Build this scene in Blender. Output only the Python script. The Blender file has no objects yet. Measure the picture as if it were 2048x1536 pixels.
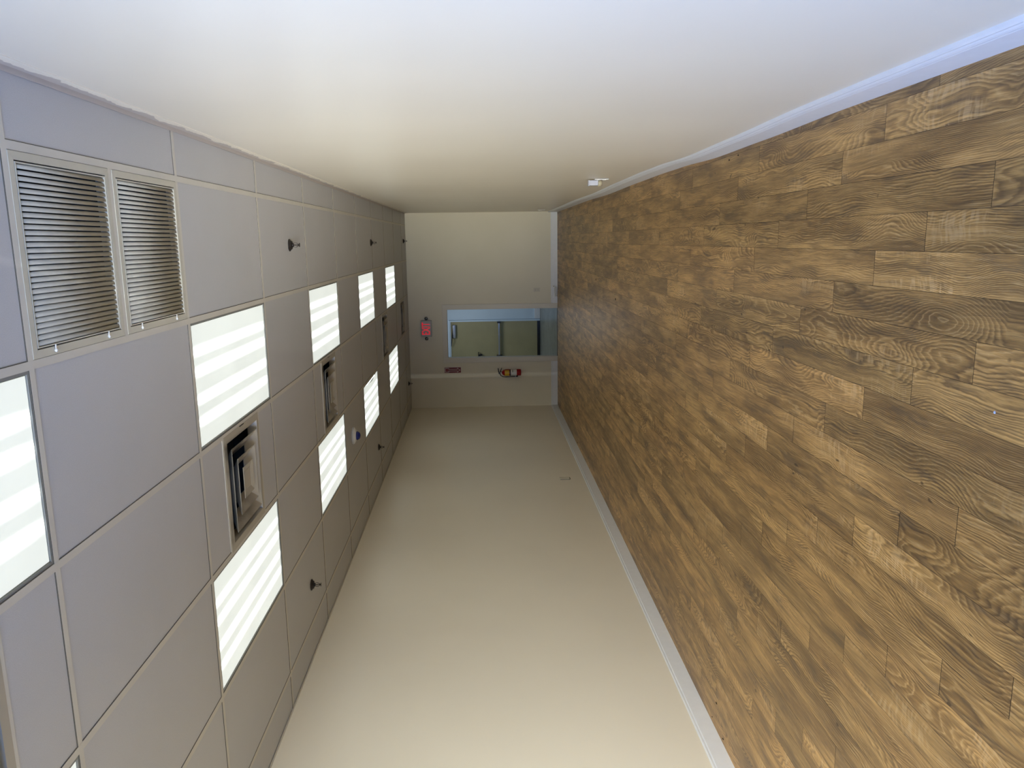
import bpy, bmesh, math, random
from mathutils import Vector, Matrix

# ---------------------------------------------------------------- camera, world, lights
S = bpy.context.scene
COL = S.collection
H = 2.702                                  # ceiling height
XR, XL, YF, YB = 0.203, -3.305, 13.95, -2.6
YC = 18.0                                  # back wall of the corridor beyond the doorway

F, CX, CZ, YAW, PIT, ROL = 1538.129, -0.27557, H - 1.28066, 0.18523, -0.04056, 0.02099
Rm = Matrix.Rotation(YAW, 3, 'Z') @ Matrix.Rotation(PIT, 3, 'X') @ Matrix.Rotation(ROL, 3, 'Y')
right, fwd, up = Rm.col[0], Rm.col[1], Rm.col[2]
cam = bpy.data.cameras.new('camera')
cam.sensor_width = 36.0
cam.lens = F / 2048 * 36.0
cam.clip_start = 0.05
cam.clip_end = 100
camo = bpy.data.objects.new('camera', cam)
COL.objects.link(camo)
m3 = Matrix((-up, right, -fwd)).transposed()     # the camera is held on its side: world up is image left
camo.matrix_world = Matrix.Translation((CX, 0, CZ)) @ m3.to_4x4()
S.camera = camo

S.view_settings.view_transform = 'Standard'
S.view_settings.look = 'None'
S.view_settings.gamma = 1
S.view_settings.use_curve_mapping = False
S.view_settings.exposure = 0.0
S.cycles.use_denoising = True
S.cycles.max_bounces = 10
S.cycles.diffuse_bounces = 6
S.cycles.glossy_bounces = 4
S.cycles.sample_clamp_indirect = 6.0
S.cycles.caustics_reflective = False
S.cycles.caustics_refractive = False

W = bpy.data.worlds.new('world')
S.world = W
W.use_nodes = True
W.node_tree.nodes['Background'].inputs[0].default_value = (0.62, 0.78, 1.0, 1)
W.node_tree.nodes['Background'].inputs[1].default_value = 0.6


def area(name, loc, rot, sx, sy, power, col, spread=180):
    l = bpy.data.lights.new(name, 'AREA')
    l.shape = 'RECTANGLE'
    l.size, l.size_y = sx, sy
    l.energy = power
    l.color = col
    l.spread = math.radians(spread)
    o = bpy.data.objects.new(name, l)
    o.location = loc
    o.rotation_euler = rot
    COL.objects.link(o)
    return o


PI = math.pi
# daylight through the glazed shopfront behind the camera plus added fill lights
LIGHTS = [
    # sky light that reaches the right-hand wall close to the camera
    ('blue_sky_light', (-1.9, YB - 0.10, 1.0), (PI / 2, 0, -math.radians(40)), 2.4, 1.4, 160, (0.055, 0.30, 1.0), 90),
    # glow of the sunlit street, raking far down the right-hand wall
    ('street_glow', (-1.9, YB - 0.10, 1.4), (PI / 2, 0, -math.radians(14)), 2.4, 2.0, 25, (1.0, 0.92, 0.62), 26),
    # fill light added to brighten the left-hand wall
    ('left_wall_fill', (-0.9, YB - 0.10, 1.6), (PI / 2 - 0.12, 0, math.radians(30)), 1.8, 1.8, 80, (0.98, 1.0, 0.96), 46),
    # upward fill added to brighten the ceiling by the right-hand wall
    ('ceiling_fill', (-1.3, YB - 0.10, 0.5), (PI / 2 + 0.25, 0, -math.radians(10)), 1.2, 0.8, 8, (1.0, 1.0, 0.93), 18),
    ('corridor_ceiling_lamp', (-2.1, 16.4, H - 0.02), (0, 0, 0), 0.6, 1.2, 14.0, (1.0, 1.0, 0.98), 180),
]
for L_ in LIGHTS:
    area(*L_)
# narrow spot added for the light streak: a thin upright fan of light that grazes the ceiling and ends on the far wall
gl = bpy.data.lights.new('streak_spot', 'SPOT')
gl.energy = 420
gl.color = (0.9, 0.96, 1.0)
gl.spot_size = math.radians(34)
gl.spot_blend = 0.8
gl.shadow_soft_size = 0.004
glo = bpy.data.objects.new('streak_spot', gl)
_d = Vector((-0.2036, 1.0, 0.13)).normalized()
_q = _d.to_track_quat('-Z', 'Y')
glo.matrix_world = Matrix.Translation((0.130 + 0.2036 * 2.5, -2.5, 1.15)) @ _q.to_matrix().to_4x4() @ Matrix.Diagonal((0.010, 1, 1, 1))
COL.objects.link(glo)
LENS = 1.22                                 # glow of the fluorescent lenses


# ---------------------------------------------------------------- helpers
def new_mat(name):
    m = bpy.data.materials.new(name)
    m.use_nodes = True
    nt = m.node_tree
    return m, nt, nt.nodes['Principled BSDF']


def mat(name, col, rough=0.5, metal=0.0, spec=0.5, noise=0.0, nscale=8.0, bump=0.0, bscale=200.0, emit=None, es=1.0):
    m, nt, b = new_mat(name)
    b.inputs['Base Color'].default_value = (*col, 1)
    b.inputs['Roughness'].default_value = rough
    b.inputs['Metallic'].default_value = metal
    b.inputs['Specular IOR Level'].default_value = spec
    tc = nt.nodes.new('ShaderNodeTexCoord')
    if noise:
        n = nt.nodes.new('ShaderNodeTexNoise')
        n.inputs['Scale'].default_value = nscale
        n.inputs['Detail'].default_value = 5
        nt.links.new(tc.outputs['Object'], n.inputs['Vector'])
        r = nt.nodes.new('ShaderNodeMapRange')
        r.inputs['From Min'].default_value = 0.3
        r.inputs['From Max'].default_value = 0.7
        r.inputs['To Min'].default_value = 1 - noise
        r.inputs['To Max'].default_value = 1 + noise
        nt.links.new(n.outputs['Fac'], r.inputs['Value'])
        v = nt.nodes.new('ShaderNodeVectorMath')
        v.operation = 'SCALE'
        v.inputs[0].default_value = col
        nt.links.new(r.outputs['Result'], v.inputs['Scale'])
        nt.links.new(v.outputs['Vector'], b.inputs['Base Color'])
    if bump:
        n = nt.nodes.new('ShaderNodeTexNoise')
        n.inputs['Scale'].default_value = bscale
        n.inputs['Detail'].default_value = 3
        nt.links.new(tc.outputs['Object'], n.inputs['Vector'])
        bp = nt.nodes.new('ShaderNodeBump')
        bp.inputs['Strength'].default_value = bump
        bp.inputs['Distance'].default_value = 0.002
        nt.links.new(n.outputs['Fac'], bp.inputs['Height'])
        nt.links.new(bp.outputs['Normal'], b.inputs['Normal'])
    if emit:
        b.inputs['Emission Color'].default_value = (*emit, 1)
        b.inputs['Emission Strength'].default_value = es
    return m


def box(bm, x0, x1, y0, y1, z0, z1, mi=0, bev=0.0):
    vs = [bm.verts.new((x, y, z)) for x in (x0, x1) for y in (y0, y1) for z in (z0, z1)]
    fs = []
    for q in ((0, 1, 3, 2), (4, 6, 7, 5), (0, 4, 5, 1), (2, 3, 7, 6), (0, 2, 6, 4), (1, 5, 7, 3)):
        f = bm.faces.new([vs[i] for i in q])
        f.material_index = mi
        fs.append(f)
    if bev:
        es = list({e for f in fs for e in f.edges})
        bmesh.ops.bevel(bm, geom=es, offset=bev, segments=2, affect='EDGES', profile=0.7)
    return vs


def lathe(bm, prof, n=24, c=(0, 0, 0), axis='Z', mi=0, smooth=True):
    rings = []
    for r, h in prof:
        ring = []
        for i in range(n):
            a = 2 * PI * i / n
            p = (r * math.cos(a), r * math.sin(a), h)
            if axis == 'Y':
                p = (p[0], p[2], p[1])
            if axis == 'X':
                p = (p[2], p[0], p[1])
            ring.append(bm.verts.new((c[0] + p[0], c[1] + p[1], c[2] + p[2])))
        rings.append(ring)
    for a, b in zip(rings, rings[1:]):
        for i in range(n):
            f = bm.faces.new((a[i], a[(i + 1) % n], b[(i + 1) % n], b[i]))
            f.material_index = mi
            f.smooth = smooth
    for ring in (rings[0], rings[-1]):
        f = bm.faces.new(ring)
        f.material_index = mi


def tube(bm, pts, r, n=8, mi=0):
    pts = [Vector(p) for p in pts]
    rings = []
    for i, p in enumerate(pts):
        d = (pts[min(i + 1, len(pts) - 1)] - pts[max(i - 1, 0)]).normalized()
        a = d.cross(Vector((0.3, 0.2, 1)))
        if a.length < 1e-3:
            a = d.cross(Vector((1, 0, 0)))
        a.normalize()
        b = d.cross(a)
        rr = r[i] if isinstance(r, (list, tuple)) else r
        rings.append([bm.verts.new(p + rr * (math.cos(2 * PI * k / n) * a + math.sin(2 * PI * k / n) * b)) for k in range(n)])
    for a, b in zip(rings, rings[1:]):
        for k in range(n):
            f = bm.faces.new((a[k], a[(k + 1) % n], b[(k + 1) % n], b[k]))
            f.smooth = True
            f.material_index = mi
    for q in (rings[0], rings[-1]):
        bm.faces.new(q).material_index = mi


def obj(name, bm, mats, parent=None, loc=None):
    bmesh.ops.recalc_face_normals(bm, faces=bm.faces[:])
    me = bpy.data.meshes.new(name)
    bm.to_mesh(me)
    bm.free()
    for m in (mats if isinstance(mats, (list, tuple)) else [mats]):
        me.materials.append(m)
    o = bpy.data.objects.new(name, me)
    COL.objects.link(o)
    if parent:
        o.parent = parent
    if loc:
        o.location = loc
    return o


def NB():
    return bmesh.new()


def thing(name, loc, label, cat, group=None):
    o = bpy.data.objects.new(name, None)
    o.empty_display_size = 0.05
    o.location = loc
    COL.objects.link(o)
    tag(o, label, cat, group)
    return o


def tag(o, label, cat, group=None):
    o['label'] = label
    o['category'] = cat
    if group:
        o['group'] = group
    return o


def struct(name, bm, mats, parent=None):
    o = obj(name, bm, mats, parent)
    if not parent:
        o['kind'] = 'structure'
    return o


def dup(root, loc, label):
    r = root.copy()
    COL.objects.link(r)
    r.location = loc
    r['label'] = label
    for ch in list(root.children):
        c = ch.copy()
        COL.objects.link(c)
        c.parent = r
        for g in list(ch.children):
            d = g.copy()
            COL.objects.link(d)
            d.parent = c
    return r


# ---------------------------------------------------------------- materials
M_wall = mat('wall_paint_beige', (0.77, 0.71, 0.585), rough=0.34, spec=0.5, noise=0.02, nscale=1.3, bump=0.04, bscale=260)
M_white = mat('trim_paint_white', (0.74, 0.75, 0.76), rough=0.38, noise=0.02, nscale=20)
M_tee = mat('ceiling_tee_cream', (0.52, 0.49, 0.42), rough=0.45, noise=0.04, nscale=6)
M_gap = mat('black_gap', (0.01, 0.01, 0.01), rough=0.9)
M_grille = mat('grille_cream_enamel', (0.46, 0.43, 0.34), rough=0.6, noise=0.05, nscale=9)
M_blade = mat('grille_blade_dark_enamel', (0.34, 0.315, 0.25), rough=0.7, noise=0.08, nscale=14)  # blades coloured darker than the grille frame
M_duct = mat('duct_dark', (0.012, 0.014, 0.016), rough=0.8)
M_bronze = mat('sprinkler_dark_bronze', (0.016, 0.012, 0.010), rough=0.45, metal=0.3, noise=0.1, nscale=60)
M_plastic = mat('plastic_white', (0.72, 0.72, 0.68), rough=0.35)
M_beigeplas = mat('plastic_beige', (0.58, 0.54, 0.44), rough=0.4)
M_blue = mat('blue_plastic_dome', (0.003, 0.012, 0.13), rough=0.22)
M_black = mat('black_plastic', (0.008, 0.008, 0.010), rough=0.35)
M_redext = mat('red_enamel', (0.28, 0.006, 0.010), rough=0.25, noise=0.05, nscale=20)
M_redsign = mat('red_sign', (0.16, 0.006, 0.008), rough=0.5)
M_signwhite = mat('sign_white', (0.62, 0.55, 0.52), rough=0.5)
M_yellow = mat('yellow_label', (0.62, 0.38, 0.02), rough=0.45)
M_wlabel = mat('white_label', (0.60, 0.60, 0.58), rough=0.45, noise=0.05, nscale=80)
M_chrome = mat('brushed_metal', (0.42, 0.44, 0.47), rough=0.3, metal=0.8)
M_khaki = mat('door_khaki_paint', (0.38, 0.34, 0.19), rough=0.5, noise=0.05, nscale=3)
M_corrw = mat('corridor_paint_white', (0.60, 0.73, 0.84), rough=0.5, noise=0.02, nscale=4)
M_exitbody = mat('exit_sign_housing', (0.33, 0.34, 0.33), rough=0.4)
M_exitred = mat('exit_letters_lit', (0.6, 0.01, 0.02), rough=0.4, emit=(1.0, 0.012, 0.03), es=0.36)
M_lamp = mat('emergency_lamp_dark', (0.03, 0.03, 0.025), rough=0.3)
M_chip = mat('dark_debris', (0.02, 0.012, 0.008), rough=0.8)
M_chipw = mat('pale_paint_chip', (0.42, 0.48, 0.62), rough=0.6)


class NT:
    """small helper for writing node graphs"""
    def __init__(s, nt):
        s.nt = nt

    def n(s, typ, **kw):
        nd = s.nt.nodes.new(typ)
        for k, v in kw.items():
            setattr(nd, k, v)
        return nd

    def put(s, sock, v):
        if isinstance(v, (int, float)):
            sock.default_value = v
        elif isinstance(v, (tuple, list)):
            sock.default_value = v
        else:
            s.nt.links.new(v, sock)

    def m(s, op, a, b=None, c=None, clamp=False):
        nd = s.n('ShaderNodeMath', operation=op)
        nd.use_clamp = clamp
        s.put(nd.inputs[0], a)
        if b is not None:
            s.put(nd.inputs[1], b)
        if c is not None:
            s.put(nd.inputs[2], c)
        return nd.outputs[0]

    def vec(s, x, y, z):
        nd = s.n('ShaderNodeCombineXYZ')
        for i, v in enumerate((x, y, z)):
            s.put(nd.inputs[i], v)
        return nd.outputs[0]

    def noise(s, v, scale=1.0, detail=2.0, rough=0.5, dist=0.0):
        nd = s.n('ShaderNodeTexNoise')
        s.put(nd.inputs['Vector'], v)
        nd.inputs['Scale'].default_value = scale
        nd.inputs['Detail'].default_value = detail
        nd.inputs['Roughness'].default_value = rough
        nd.inputs['Distortion'].default_value = dist
        return nd.outputs['Fac']

    def mr(s, v, a, b, c, d, smooth=False):
        nd = s.n('ShaderNodeMapRange')
        if smooth:
            nd.interpolation_type = 'SMOOTHSTEP'
        s.put(nd.inputs['Value'], v)
        for k, val in zip(('From Min', 'From Max', 'To Min', 'To Max'), (a, b, c, d)):
            s.put(nd.inputs[k], val)
        return nd.outputs['Result']

    def mix(s, f, a, b, mode='MIX'):
        nd = s.n('ShaderNodeMix', data_type='RGBA', blend_type=mode)
        s.put(nd.inputs[0], f)
        s.put(nd.inputs[6], a if not isinstance(a, tuple) else (*a, 1)[:4])
        s.put(nd.inputs[7], b if not isinstance(b, tuple) else (*b, 1)[:4])
        return nd.outputs[2]


def floor_material():
    m, nt, b = new_mat('wood_plank_laminate')
    g = NT(nt)
    P = g.n('ShaderNodeNewGeometry').outputs['Position']
    sp = g.n('ShaderNodeSeparateXYZ')
    nt.links.new(P, sp.inputs[0])
    x, y = sp.outputs[0], sp.outputs[1]
    PW, PL = 0.125, 1.2192
    kx = g.m('DIVIDE', g.m('SUBTRACT', 0.0455, x), PW)
    k = g.m('FLOOR', kx)
    fx = g.m('SUBTRACT', kx, k)
    ky = g.m('DIVIDE', g.m('SUBTRACT', y, g.m('MULTIPLY_ADD', k, 0.3065, 1.815)), PL)
    q = g.m('FLOOR', ky)
    fy = g.m('SUBTRACT', ky, q)
    wn = g.n('ShaderNodeTexWhiteNoise', noise_dimensions='3D')
    nt.links.new(g.vec(k, q, 3.0), wn.inputs['Vector'])
    sc = g.n('ShaderNodeSeparateColor')
    nt.links.new(wn.outputs['Color'], sc.inputs[0])
    r1, r2, r3 = sc.outputs[0], sc.outputs[1], sc.outputs[2]
    u = g.m('MULTIPLY', fx, PW)
    v = g.m('MULTIPLY', fy, PL)
    o1 = g.m('MULTIPLY', r1, 37.0)
    o2 = g.m('MULTIPLY', r2, 53.0)
    o3 = g.m('MULTIPLY', r3, 29.0)
    # growth-ring field: contour lines of a stretched, warped noise give cathedrals and crotch figure
    wx = g.noise(g.vec(g.m('MULTIPLY_ADD', u, 9.0, o3), g.m('MULTIPLY_ADD', v, 4.5, o2), o1), 1.0, 1.0, 0.5)
    vv = g.m('ADD', v, g.m('MULTIPLY', g.m('SUBTRACT', wx, 0.5), 0.10))
    uu = g.m('ADD', u, g.m('MULTIPLY', g.m('SUBTRACT', wx, 0.5), 0.035))
    fld = g.noise(g.vec(g.m('MULTIPLY_ADD', uu, 8.5, o1), g.m('MULTIPLY_ADD', vv, 0.95, o2), o3), 1.0, 1.0, 0.45)
    wob = g.noise(g.vec(g.m('MULTIPLY_ADD', u, 90.0, o2), g.m('MULTIPLY_ADD', v, 16.0, o1), o3), 1.0, 2.0, 0.55)
    calm = g.noise(g.vec(o2, g.m('MULTIPLY_ADD', v, 1.6, o3), o1), 1.0, 1.0, 0.5)
    dens = g.mr(calm, 0.35, 0.65, 9.0, 27.0)
    ph = g.m('ADD', g.m('MULTIPLY', fld, dens), g.m('ADD', g.m('MULTIPLY', wob, 0.75), g.m('MULTIPLY', uu, g.m('MULTIPLY', g.m('SIGN', g.m('SUBTRACT', r3, 0.5)), g.mr(g.m('FRACT', g.m('MULTIPLY', r3, 7.3)), 0, 1, 25, 190)))))
    fr = g.m('FRACT', ph)
    late = g.mr(fr, 0.25, 0.80, 0.0, 1.0, True)
    late = g.m('MULTIPLY', late, g.mr(fr, 0.84, 1.0, 1.0, 0.0))
    pale = g.m('MULTIPLY', g.mr(fr, 0.0, 0.10, 0.0, 1.0, True), g.mr(fr, 0.10, 0.34, 1.0, 0.0, True))
    patch = g.noise(g.vec(g.m('MULTIPLY_ADD', uu, 15.0, o3), g.m('MULTIPLY_ADD', vv, 3.0, o1), o2), 1.0, 3.0, 0.6)
    big = g.noise(g.vec(g.m('MULTIPLY_ADD', uu, 10.0, o2), g.m('MULTIPLY_ADD', vv, 1.3, o3), o1), 1.0, 2.0, 0.5)
    streak = g.noise(g.vec(g.m('MULTIPLY_ADD', uu, 130.0, o1), g.m('MULTIPLY_ADD', vv, 5.0, o2), o3), 1.0, 3.0, 0.6)
    fib = g.noise(g.vec(g.m('MULTIPLY_ADD', u, 900.0, o1), g.m('MULTIPLY_ADD', v, 26.0, o2), o3), 1.0, 3.0, 0.6)
    # curly cross figure on parts of some boards
    rw = g.noise(g.vec(g.m('MULTIPLY_ADD', uu, 14.0, o1), g.m('MULTIPLY_ADD', vv, 62.0, o2), o3), 1.0, 1.5, 0.5)
    ripm = g.m('MULTIPLY', g.mr(big, 0.52, 0.66, 0.0, 1.0, True), g.mr(calm, 0.5, 0.6, 0.0, 1.0, True))
    tone = g.mr(big, 0.30, 0.66, 0.0, 1.0, True)
    c = g.mix(tone, (0.235, 0.137, 0.045), (0.52, 0.318, 0.110))
    c = g.mix(g.mr(streak, 0.44, 0.68, 0.0, 0.60), c, (0.135, 0.080, 0.036))
    c = g.mix(g.mr(streak, 0.44, 0.28, 0.0, 0.45), c, (0.55, 0.40, 0.20))
    c = g.mix(g.m('MULTIPLY', late, g.mr(patch, 0.34, 0.60, 0.14, 0.75)), c, (0.115, 0.064, 0.027))
    c = g.mix(g.m('MULTIPLY', pale, g.mr(patch, 0.38, 0.60, 0.38, 0.04)), c, (0.66, 0.48, 0.235))
    c = g.mix(g.m('MULTIPLY', g.mr(patch, 0.54, 0.70, 0.0, 1.0, True), 0.50), c, (0.105, 0.074, 0.045))
    c = g.mix(g.m('MULTIPLY', ripm, g.mr(rw, 0.44, 0.66, 0.0, 0.42, True)), c, (0.60, 0.44, 0.24))
    fib2 = g.noise(g.vec(g.m('MULTIPLY_ADD', uu, 420.0, o2), g.m('MULTIPLY_ADD', vv, 7.0, o3), o1), 1.0, 2.0, 0.6)
    fac = g.m('MULTIPLY', g.m('MULTIPLY', g.mr(fib, 0.3, 0.7, 0.86, 1.12), g.mr(fib2, 0.32, 0.68, 0.86, 1.13)), g.mr(r1, 0, 1, 0.84, 1.26))
    vm = g.n('ShaderNodeVectorMath', operation='SCALE')
    nt.links.new(c, vm.inputs[0])
    nt.links.new(fac, vm.inputs['Scale'])
    # board to board hue, and small dark pin knots
    hue = g.m('FRACT', g.m('MULTIPLY', r1, 11.7))
    tint = g.mix(hue, (1.035, 0.985, 0.95), (1.0, 0.99, 0.98))
    vt = g.n('ShaderNodeVectorMath', operation='MULTIPLY')
    nt.links.new(vm.outputs[0], vt.inputs[0])
    nt.links.new(tint, vt.inputs[1])
    kn = g.noise(g.vec(g.m('MULTIPLY_ADD', u, 34.0, o2), g.m('MULTIPLY_ADD', v, 15.0, o1), o3), 1.0, 0.0, 0.5)
    knot = g.mr(kn, 0.84, 0.89, 0.0, 0.7, True)
    wood = g.mix(knot, vt.outputs[0], (0.045, 0.024, 0.012))
    # seams
    ex = g.m('MULTIPLY', g.m('MINIMUM', fx, g.m('SUBTRACT', 1.0, fx)), PW)
    ey = g.m('MULTIPLY', g.m('MINIMUM', fy, g.m('SUBTRACT', 1.0, fy)), PL)
    sx = g.mr(ex, 0.0004, 0.0013, 1.0, 0.0)
    sy = g.mr(ey, 0.0006, g.mr(r3, 0, 1, 0.0012, 0.0026), 1.0, 0.0)
    seam = g.m('MAXIMUM', g.m('MULTIPLY', sx, 0.75), g.m('MULTIPLY', sy, 0.85))
    col = g.mix(seam, wood, (0.018, 0.011, 0.007))
    nt.links.new(col, b.inputs['Base Color'])
    b.inputs['Specular IOR Level'].default_value = 0.45
    rg = g.m('ADD', g.mr(fib, 0.3, 0.7, 0.34, 0.44), g.m('MULTIPLY', seam, 0.3))
    nt.links.new(rg, b.inputs['Roughness'])
    bp = g.n('ShaderNodeBump')
    bp.inputs['Strength'].default_value = 0.25
    bp.inputs['Distance'].default_value = 0.0006
    hh = g.m('SUBTRACT', g.m('MULTIPLY', fib, 0.35), g.m('MULTIPLY', seam, 1.2))
    nt.links.new(hh, bp.inputs['Height'])
    nt.links.new(bp.outputs['Normal'], b.inputs['Normal'])
    return m


def tile_material():
    m, nt, b = new_mat('ceiling_tile_vinyl')
    g = NT(nt)
    P = g.n('ShaderNodeNewGeometry').outputs['Position']
    n1 = g.noise(P, 420.0, 3.0, 0.6)
    n2 = g.noise(P, 2.2, 3.0, 0.5)
    c = g.mix(g.mr(n1, 0.35, 0.65, 0, 1), (0.41, 0.405, 0.40), (0.47, 0.465, 0.46))
    c = g.mix(g.mr(n2, 0.45, 0.75, 0, 0.22), c, (0.38, 0.37, 0.35))
    nt.links.new(c, b.inputs['Base Color'])
    b.inputs['Roughness'].default_value = 0.42
    b.inputs['Specular IOR Level'].default_value = 0.4
    bp = g.n('ShaderNodeBump')
    bp.inputs['Strength'].default_value = 0.25
    bp.inputs['Distance'].default_value = 0.0006
    nt.links.new(n1, bp.inputs['Height'])
    nt.links.new(bp.outputs['Normal'], b.inputs['Normal'])
    return m


def lens_material():
    """prismatic acrylic lens with the glow of four tubes behind it (lens local axes: x across, y along)"""
    m, nt, b = new_mat('lit_prismatic_lens')
    g = NT(nt)
    O = g.n('ShaderNodeTexCoord').outputs['Object']
    sp = g.n('ShaderNodeSeparateXYZ')
    nt.links.new(O, sp.inputs[0])
    x, y = sp.outputs[0], sp.outputs[1]
    tot = None
    for cx_, a in ((-0.165, 0.85), (-0.062, 1.0), (0.066, 1.0), (0.160, 0.85)):
        d = g.m('ABSOLUTE', g.m('SUBTRACT', x, cx_))
        t = g.m('MULTIPLY', g.mr(d, 0.0, 0.038, 1.0, 0.0, True), a)
        tot = t if tot is None else g.m('ADD', tot, t)
    ends = g.mr(g.m('ABSOLUTE', y), 0.50, 0.57, 1.0, 0.55, True)
    tot = g.m('MULTIPLY', tot, ends)
    pr = g.m('MULTIPLY', g.m('SINE', g.m('MULTIPLY', g.m('ADD', x, y), 900.0)), g.m('SINE', g.m('MULTIPLY', g.m('SUBTRACT', x, y), 900.0)))
    soft = g.noise(O, 3.0, 2.0, 0.5)
    st = g.m('ADD', g.m('MULTIPLY', g.m('POWER', tot, 1.8), 3.8), 0.60)
    st = g.m('MULTIPLY', st, g.mr(soft, 0.3, 0.7, 0.94, 1.05))
    st = g.m('MULTIPLY', st, g.m('MULTIPLY_ADD', pr, 0.05, 1.0))
    b.inputs['Base Color'].default_value = (0.30, 0.32, 0.31, 1)
    b.inputs['Roughness'].default_value = 0.35
    b.inputs['Emission Color'].default_value = (0.95, 1.0, 0.93, 1)
    nt.links.new(g.m('MULTIPLY', st, LENS), b.inputs['Emission Strength'])
    return m


def diffuser_material():
    """cream enamel with soot blown out around the air gaps"""
    m, nt, b = new_mat('diffuser_sooted_cream')
    g = NT(nt)
    O = g.n('ShaderNodeTexCoord').outputs['Object']
    sp = g.n('ShaderNodeSeparateXYZ')
    nt.links.new(O, sp.inputs[0])
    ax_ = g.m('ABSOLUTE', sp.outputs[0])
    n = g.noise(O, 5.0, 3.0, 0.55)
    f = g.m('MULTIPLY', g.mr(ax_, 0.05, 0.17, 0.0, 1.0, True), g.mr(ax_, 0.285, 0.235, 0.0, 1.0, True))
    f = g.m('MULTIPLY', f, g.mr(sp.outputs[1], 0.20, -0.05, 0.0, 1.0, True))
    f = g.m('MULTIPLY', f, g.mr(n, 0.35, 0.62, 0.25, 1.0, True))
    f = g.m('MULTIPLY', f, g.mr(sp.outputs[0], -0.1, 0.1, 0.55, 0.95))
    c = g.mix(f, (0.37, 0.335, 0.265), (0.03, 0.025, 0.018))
    nt.links.new(c, b.inputs['Base Color'])
    b.inputs['Roughness'].default_value = 0.45
    return m


def corridor_floor_material():
    m, nt, b = new_mat('grey_stone_tile')
    g = NT(nt)
    P = g.n('ShaderNodeNewGeometry').outputs['Position']
    n = g.noise(P, 3.0, 6.0, 0.65, 1.5)
    v = g.n('ShaderNodeTexNoise')
    mp = g.n('ShaderNodeMapping')
    mp.inputs['Scale'].default_value = (9, 1.2, 1)
    mp.inputs['Rotation'].default_value = (0, 0, 0.5)
    nt.links.new(P, mp.inputs[0])
    nt.links.new(mp.outputs[0], v.inputs['Vector'])
    c = g.mix(g.mr(n, 0.35, 0.65, 0, 1), (0.13, 0.145, 0.135), (0.24, 0.26, 0.245))
    c = g.mix(g.mr(v.outputs['Fac'], 0.6, 0.7, 0, 0.4), c, (0.36, 0.37, 0.34))
    br = g.n('ShaderNodeTexBrick')
    br.inputs['Scale'].default_value = 1.0
    br.inputs['Brick Width'].default_value = 0.6
    br.inputs['Row Height'].default_value = 0.3
    br.inputs['Mortar Size'].default_value = 0.004
    nt.links.new(P, br.inputs['Vector'])
    c = g.mix(br.outputs['Fac'], c, (0.06, 0.06, 0.055))
    nt.links.new(c, b.inputs['Base Color'])
    b.inputs['Roughness'].default_value = 0.3
    return m


def far_wall_material():
    """wall beige, darker and less blue to offset the blue light, faintly mottled"""
    m, nt, b = new_mat('far_wall_paint')
    g = NT(nt)
    P = g.n('ShaderNodeNewGeometry').outputs['Position']
    n = g.noise(P, 1.3, 3.0, 0.5)
    c = g.mix(g.mr(n, 0.3, 0.7, 0, 1), (0.69, 0.645, 0.50), (0.73, 0.68, 0.54))
    nt.links.new(c, b.inputs['Base Color'])
    b.inputs['Roughness'].default_value = 0.45
    b.inputs['Specular IOR Level'].default_value = 0.4
    return m


def angle_material():
    """ceiling wall angle with an uneven brushed edge of paint"""
    m, nt, b = new_mat('wall_angle_brushed_paint')
    g = NT(nt)
    P = g.n('ShaderNodeNewGeometry').outputs['Position']
    sp = g.n('ShaderNodeSeparateXYZ')
    nt.links.new(P, sp.inputs[0])
    n = g.noise(g.vec(0.0, sp.outputs[1], 0.0), 5.0, 4.0, 0.6)
    edge = g.m('SUBTRACT', H - 0.014, g.m('MULTIPLY', g.mr(n, 0.35, 0.65, 0.0, 1.0), 0.034))
    f = g.mr(g.m('SUBTRACT', sp.outputs[2], edge), -0.001, 0.001, 0.0, 1.0)
    c = g.mix(f, (0.77, 0.71, 0.585), (0.47, 0.42, 0.37))
    nt.links.new(c, b.inputs['Base Color'])
    b.inputs['Roughness'].default_value = 0.5
    return m


M_floor = floor_material()
M_tile = tile_material()
M_lens = lens_material()
M_diff = diffuser_material()
M_cfloor = corridor_floor_material()
M_far = far_wall_material()
M_angle = angle_material()

# ---------------------------------------------------------------- floor
bm = NB()
box(bm, XL - 0.1, XR + 0.1, YB - 0.1, YF + 0.06, -0.08, 0.0)
box(bm, XR + 0.1, 1.4, YB - 0.1, -0.05, -0.08, 0.0)
struct('floor', bm, M_floor)
bm = NB()
box(bm, -3.6, -0.6, YF + 0.06, YC + 0.1, -0.08, -0.002)
o = struct('floor_corridor', bm, M_cfloor)

# ---------------------------------------------------------------- walls
def wave(y):
    pts = [(-3, 0.0), (3.0, 0.0), (3.9, -0.011), (4.62, -0.016), (5.45, 0.0), (6.1, 0.004), (6.94, 0.002),
           (8.49, -0.008), (10.2, 0.004), (12, 0.0), (14.2, 0.0)]
    for (a, va), (b_, vb) in zip(pts, pts[1:]):
        if a <= y <= b_:
            t = (y - a) / (b_ - a)
            t = t * t * (3 - 2 * t)
            return va + (vb - va) * t
    return 0.0


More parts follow.
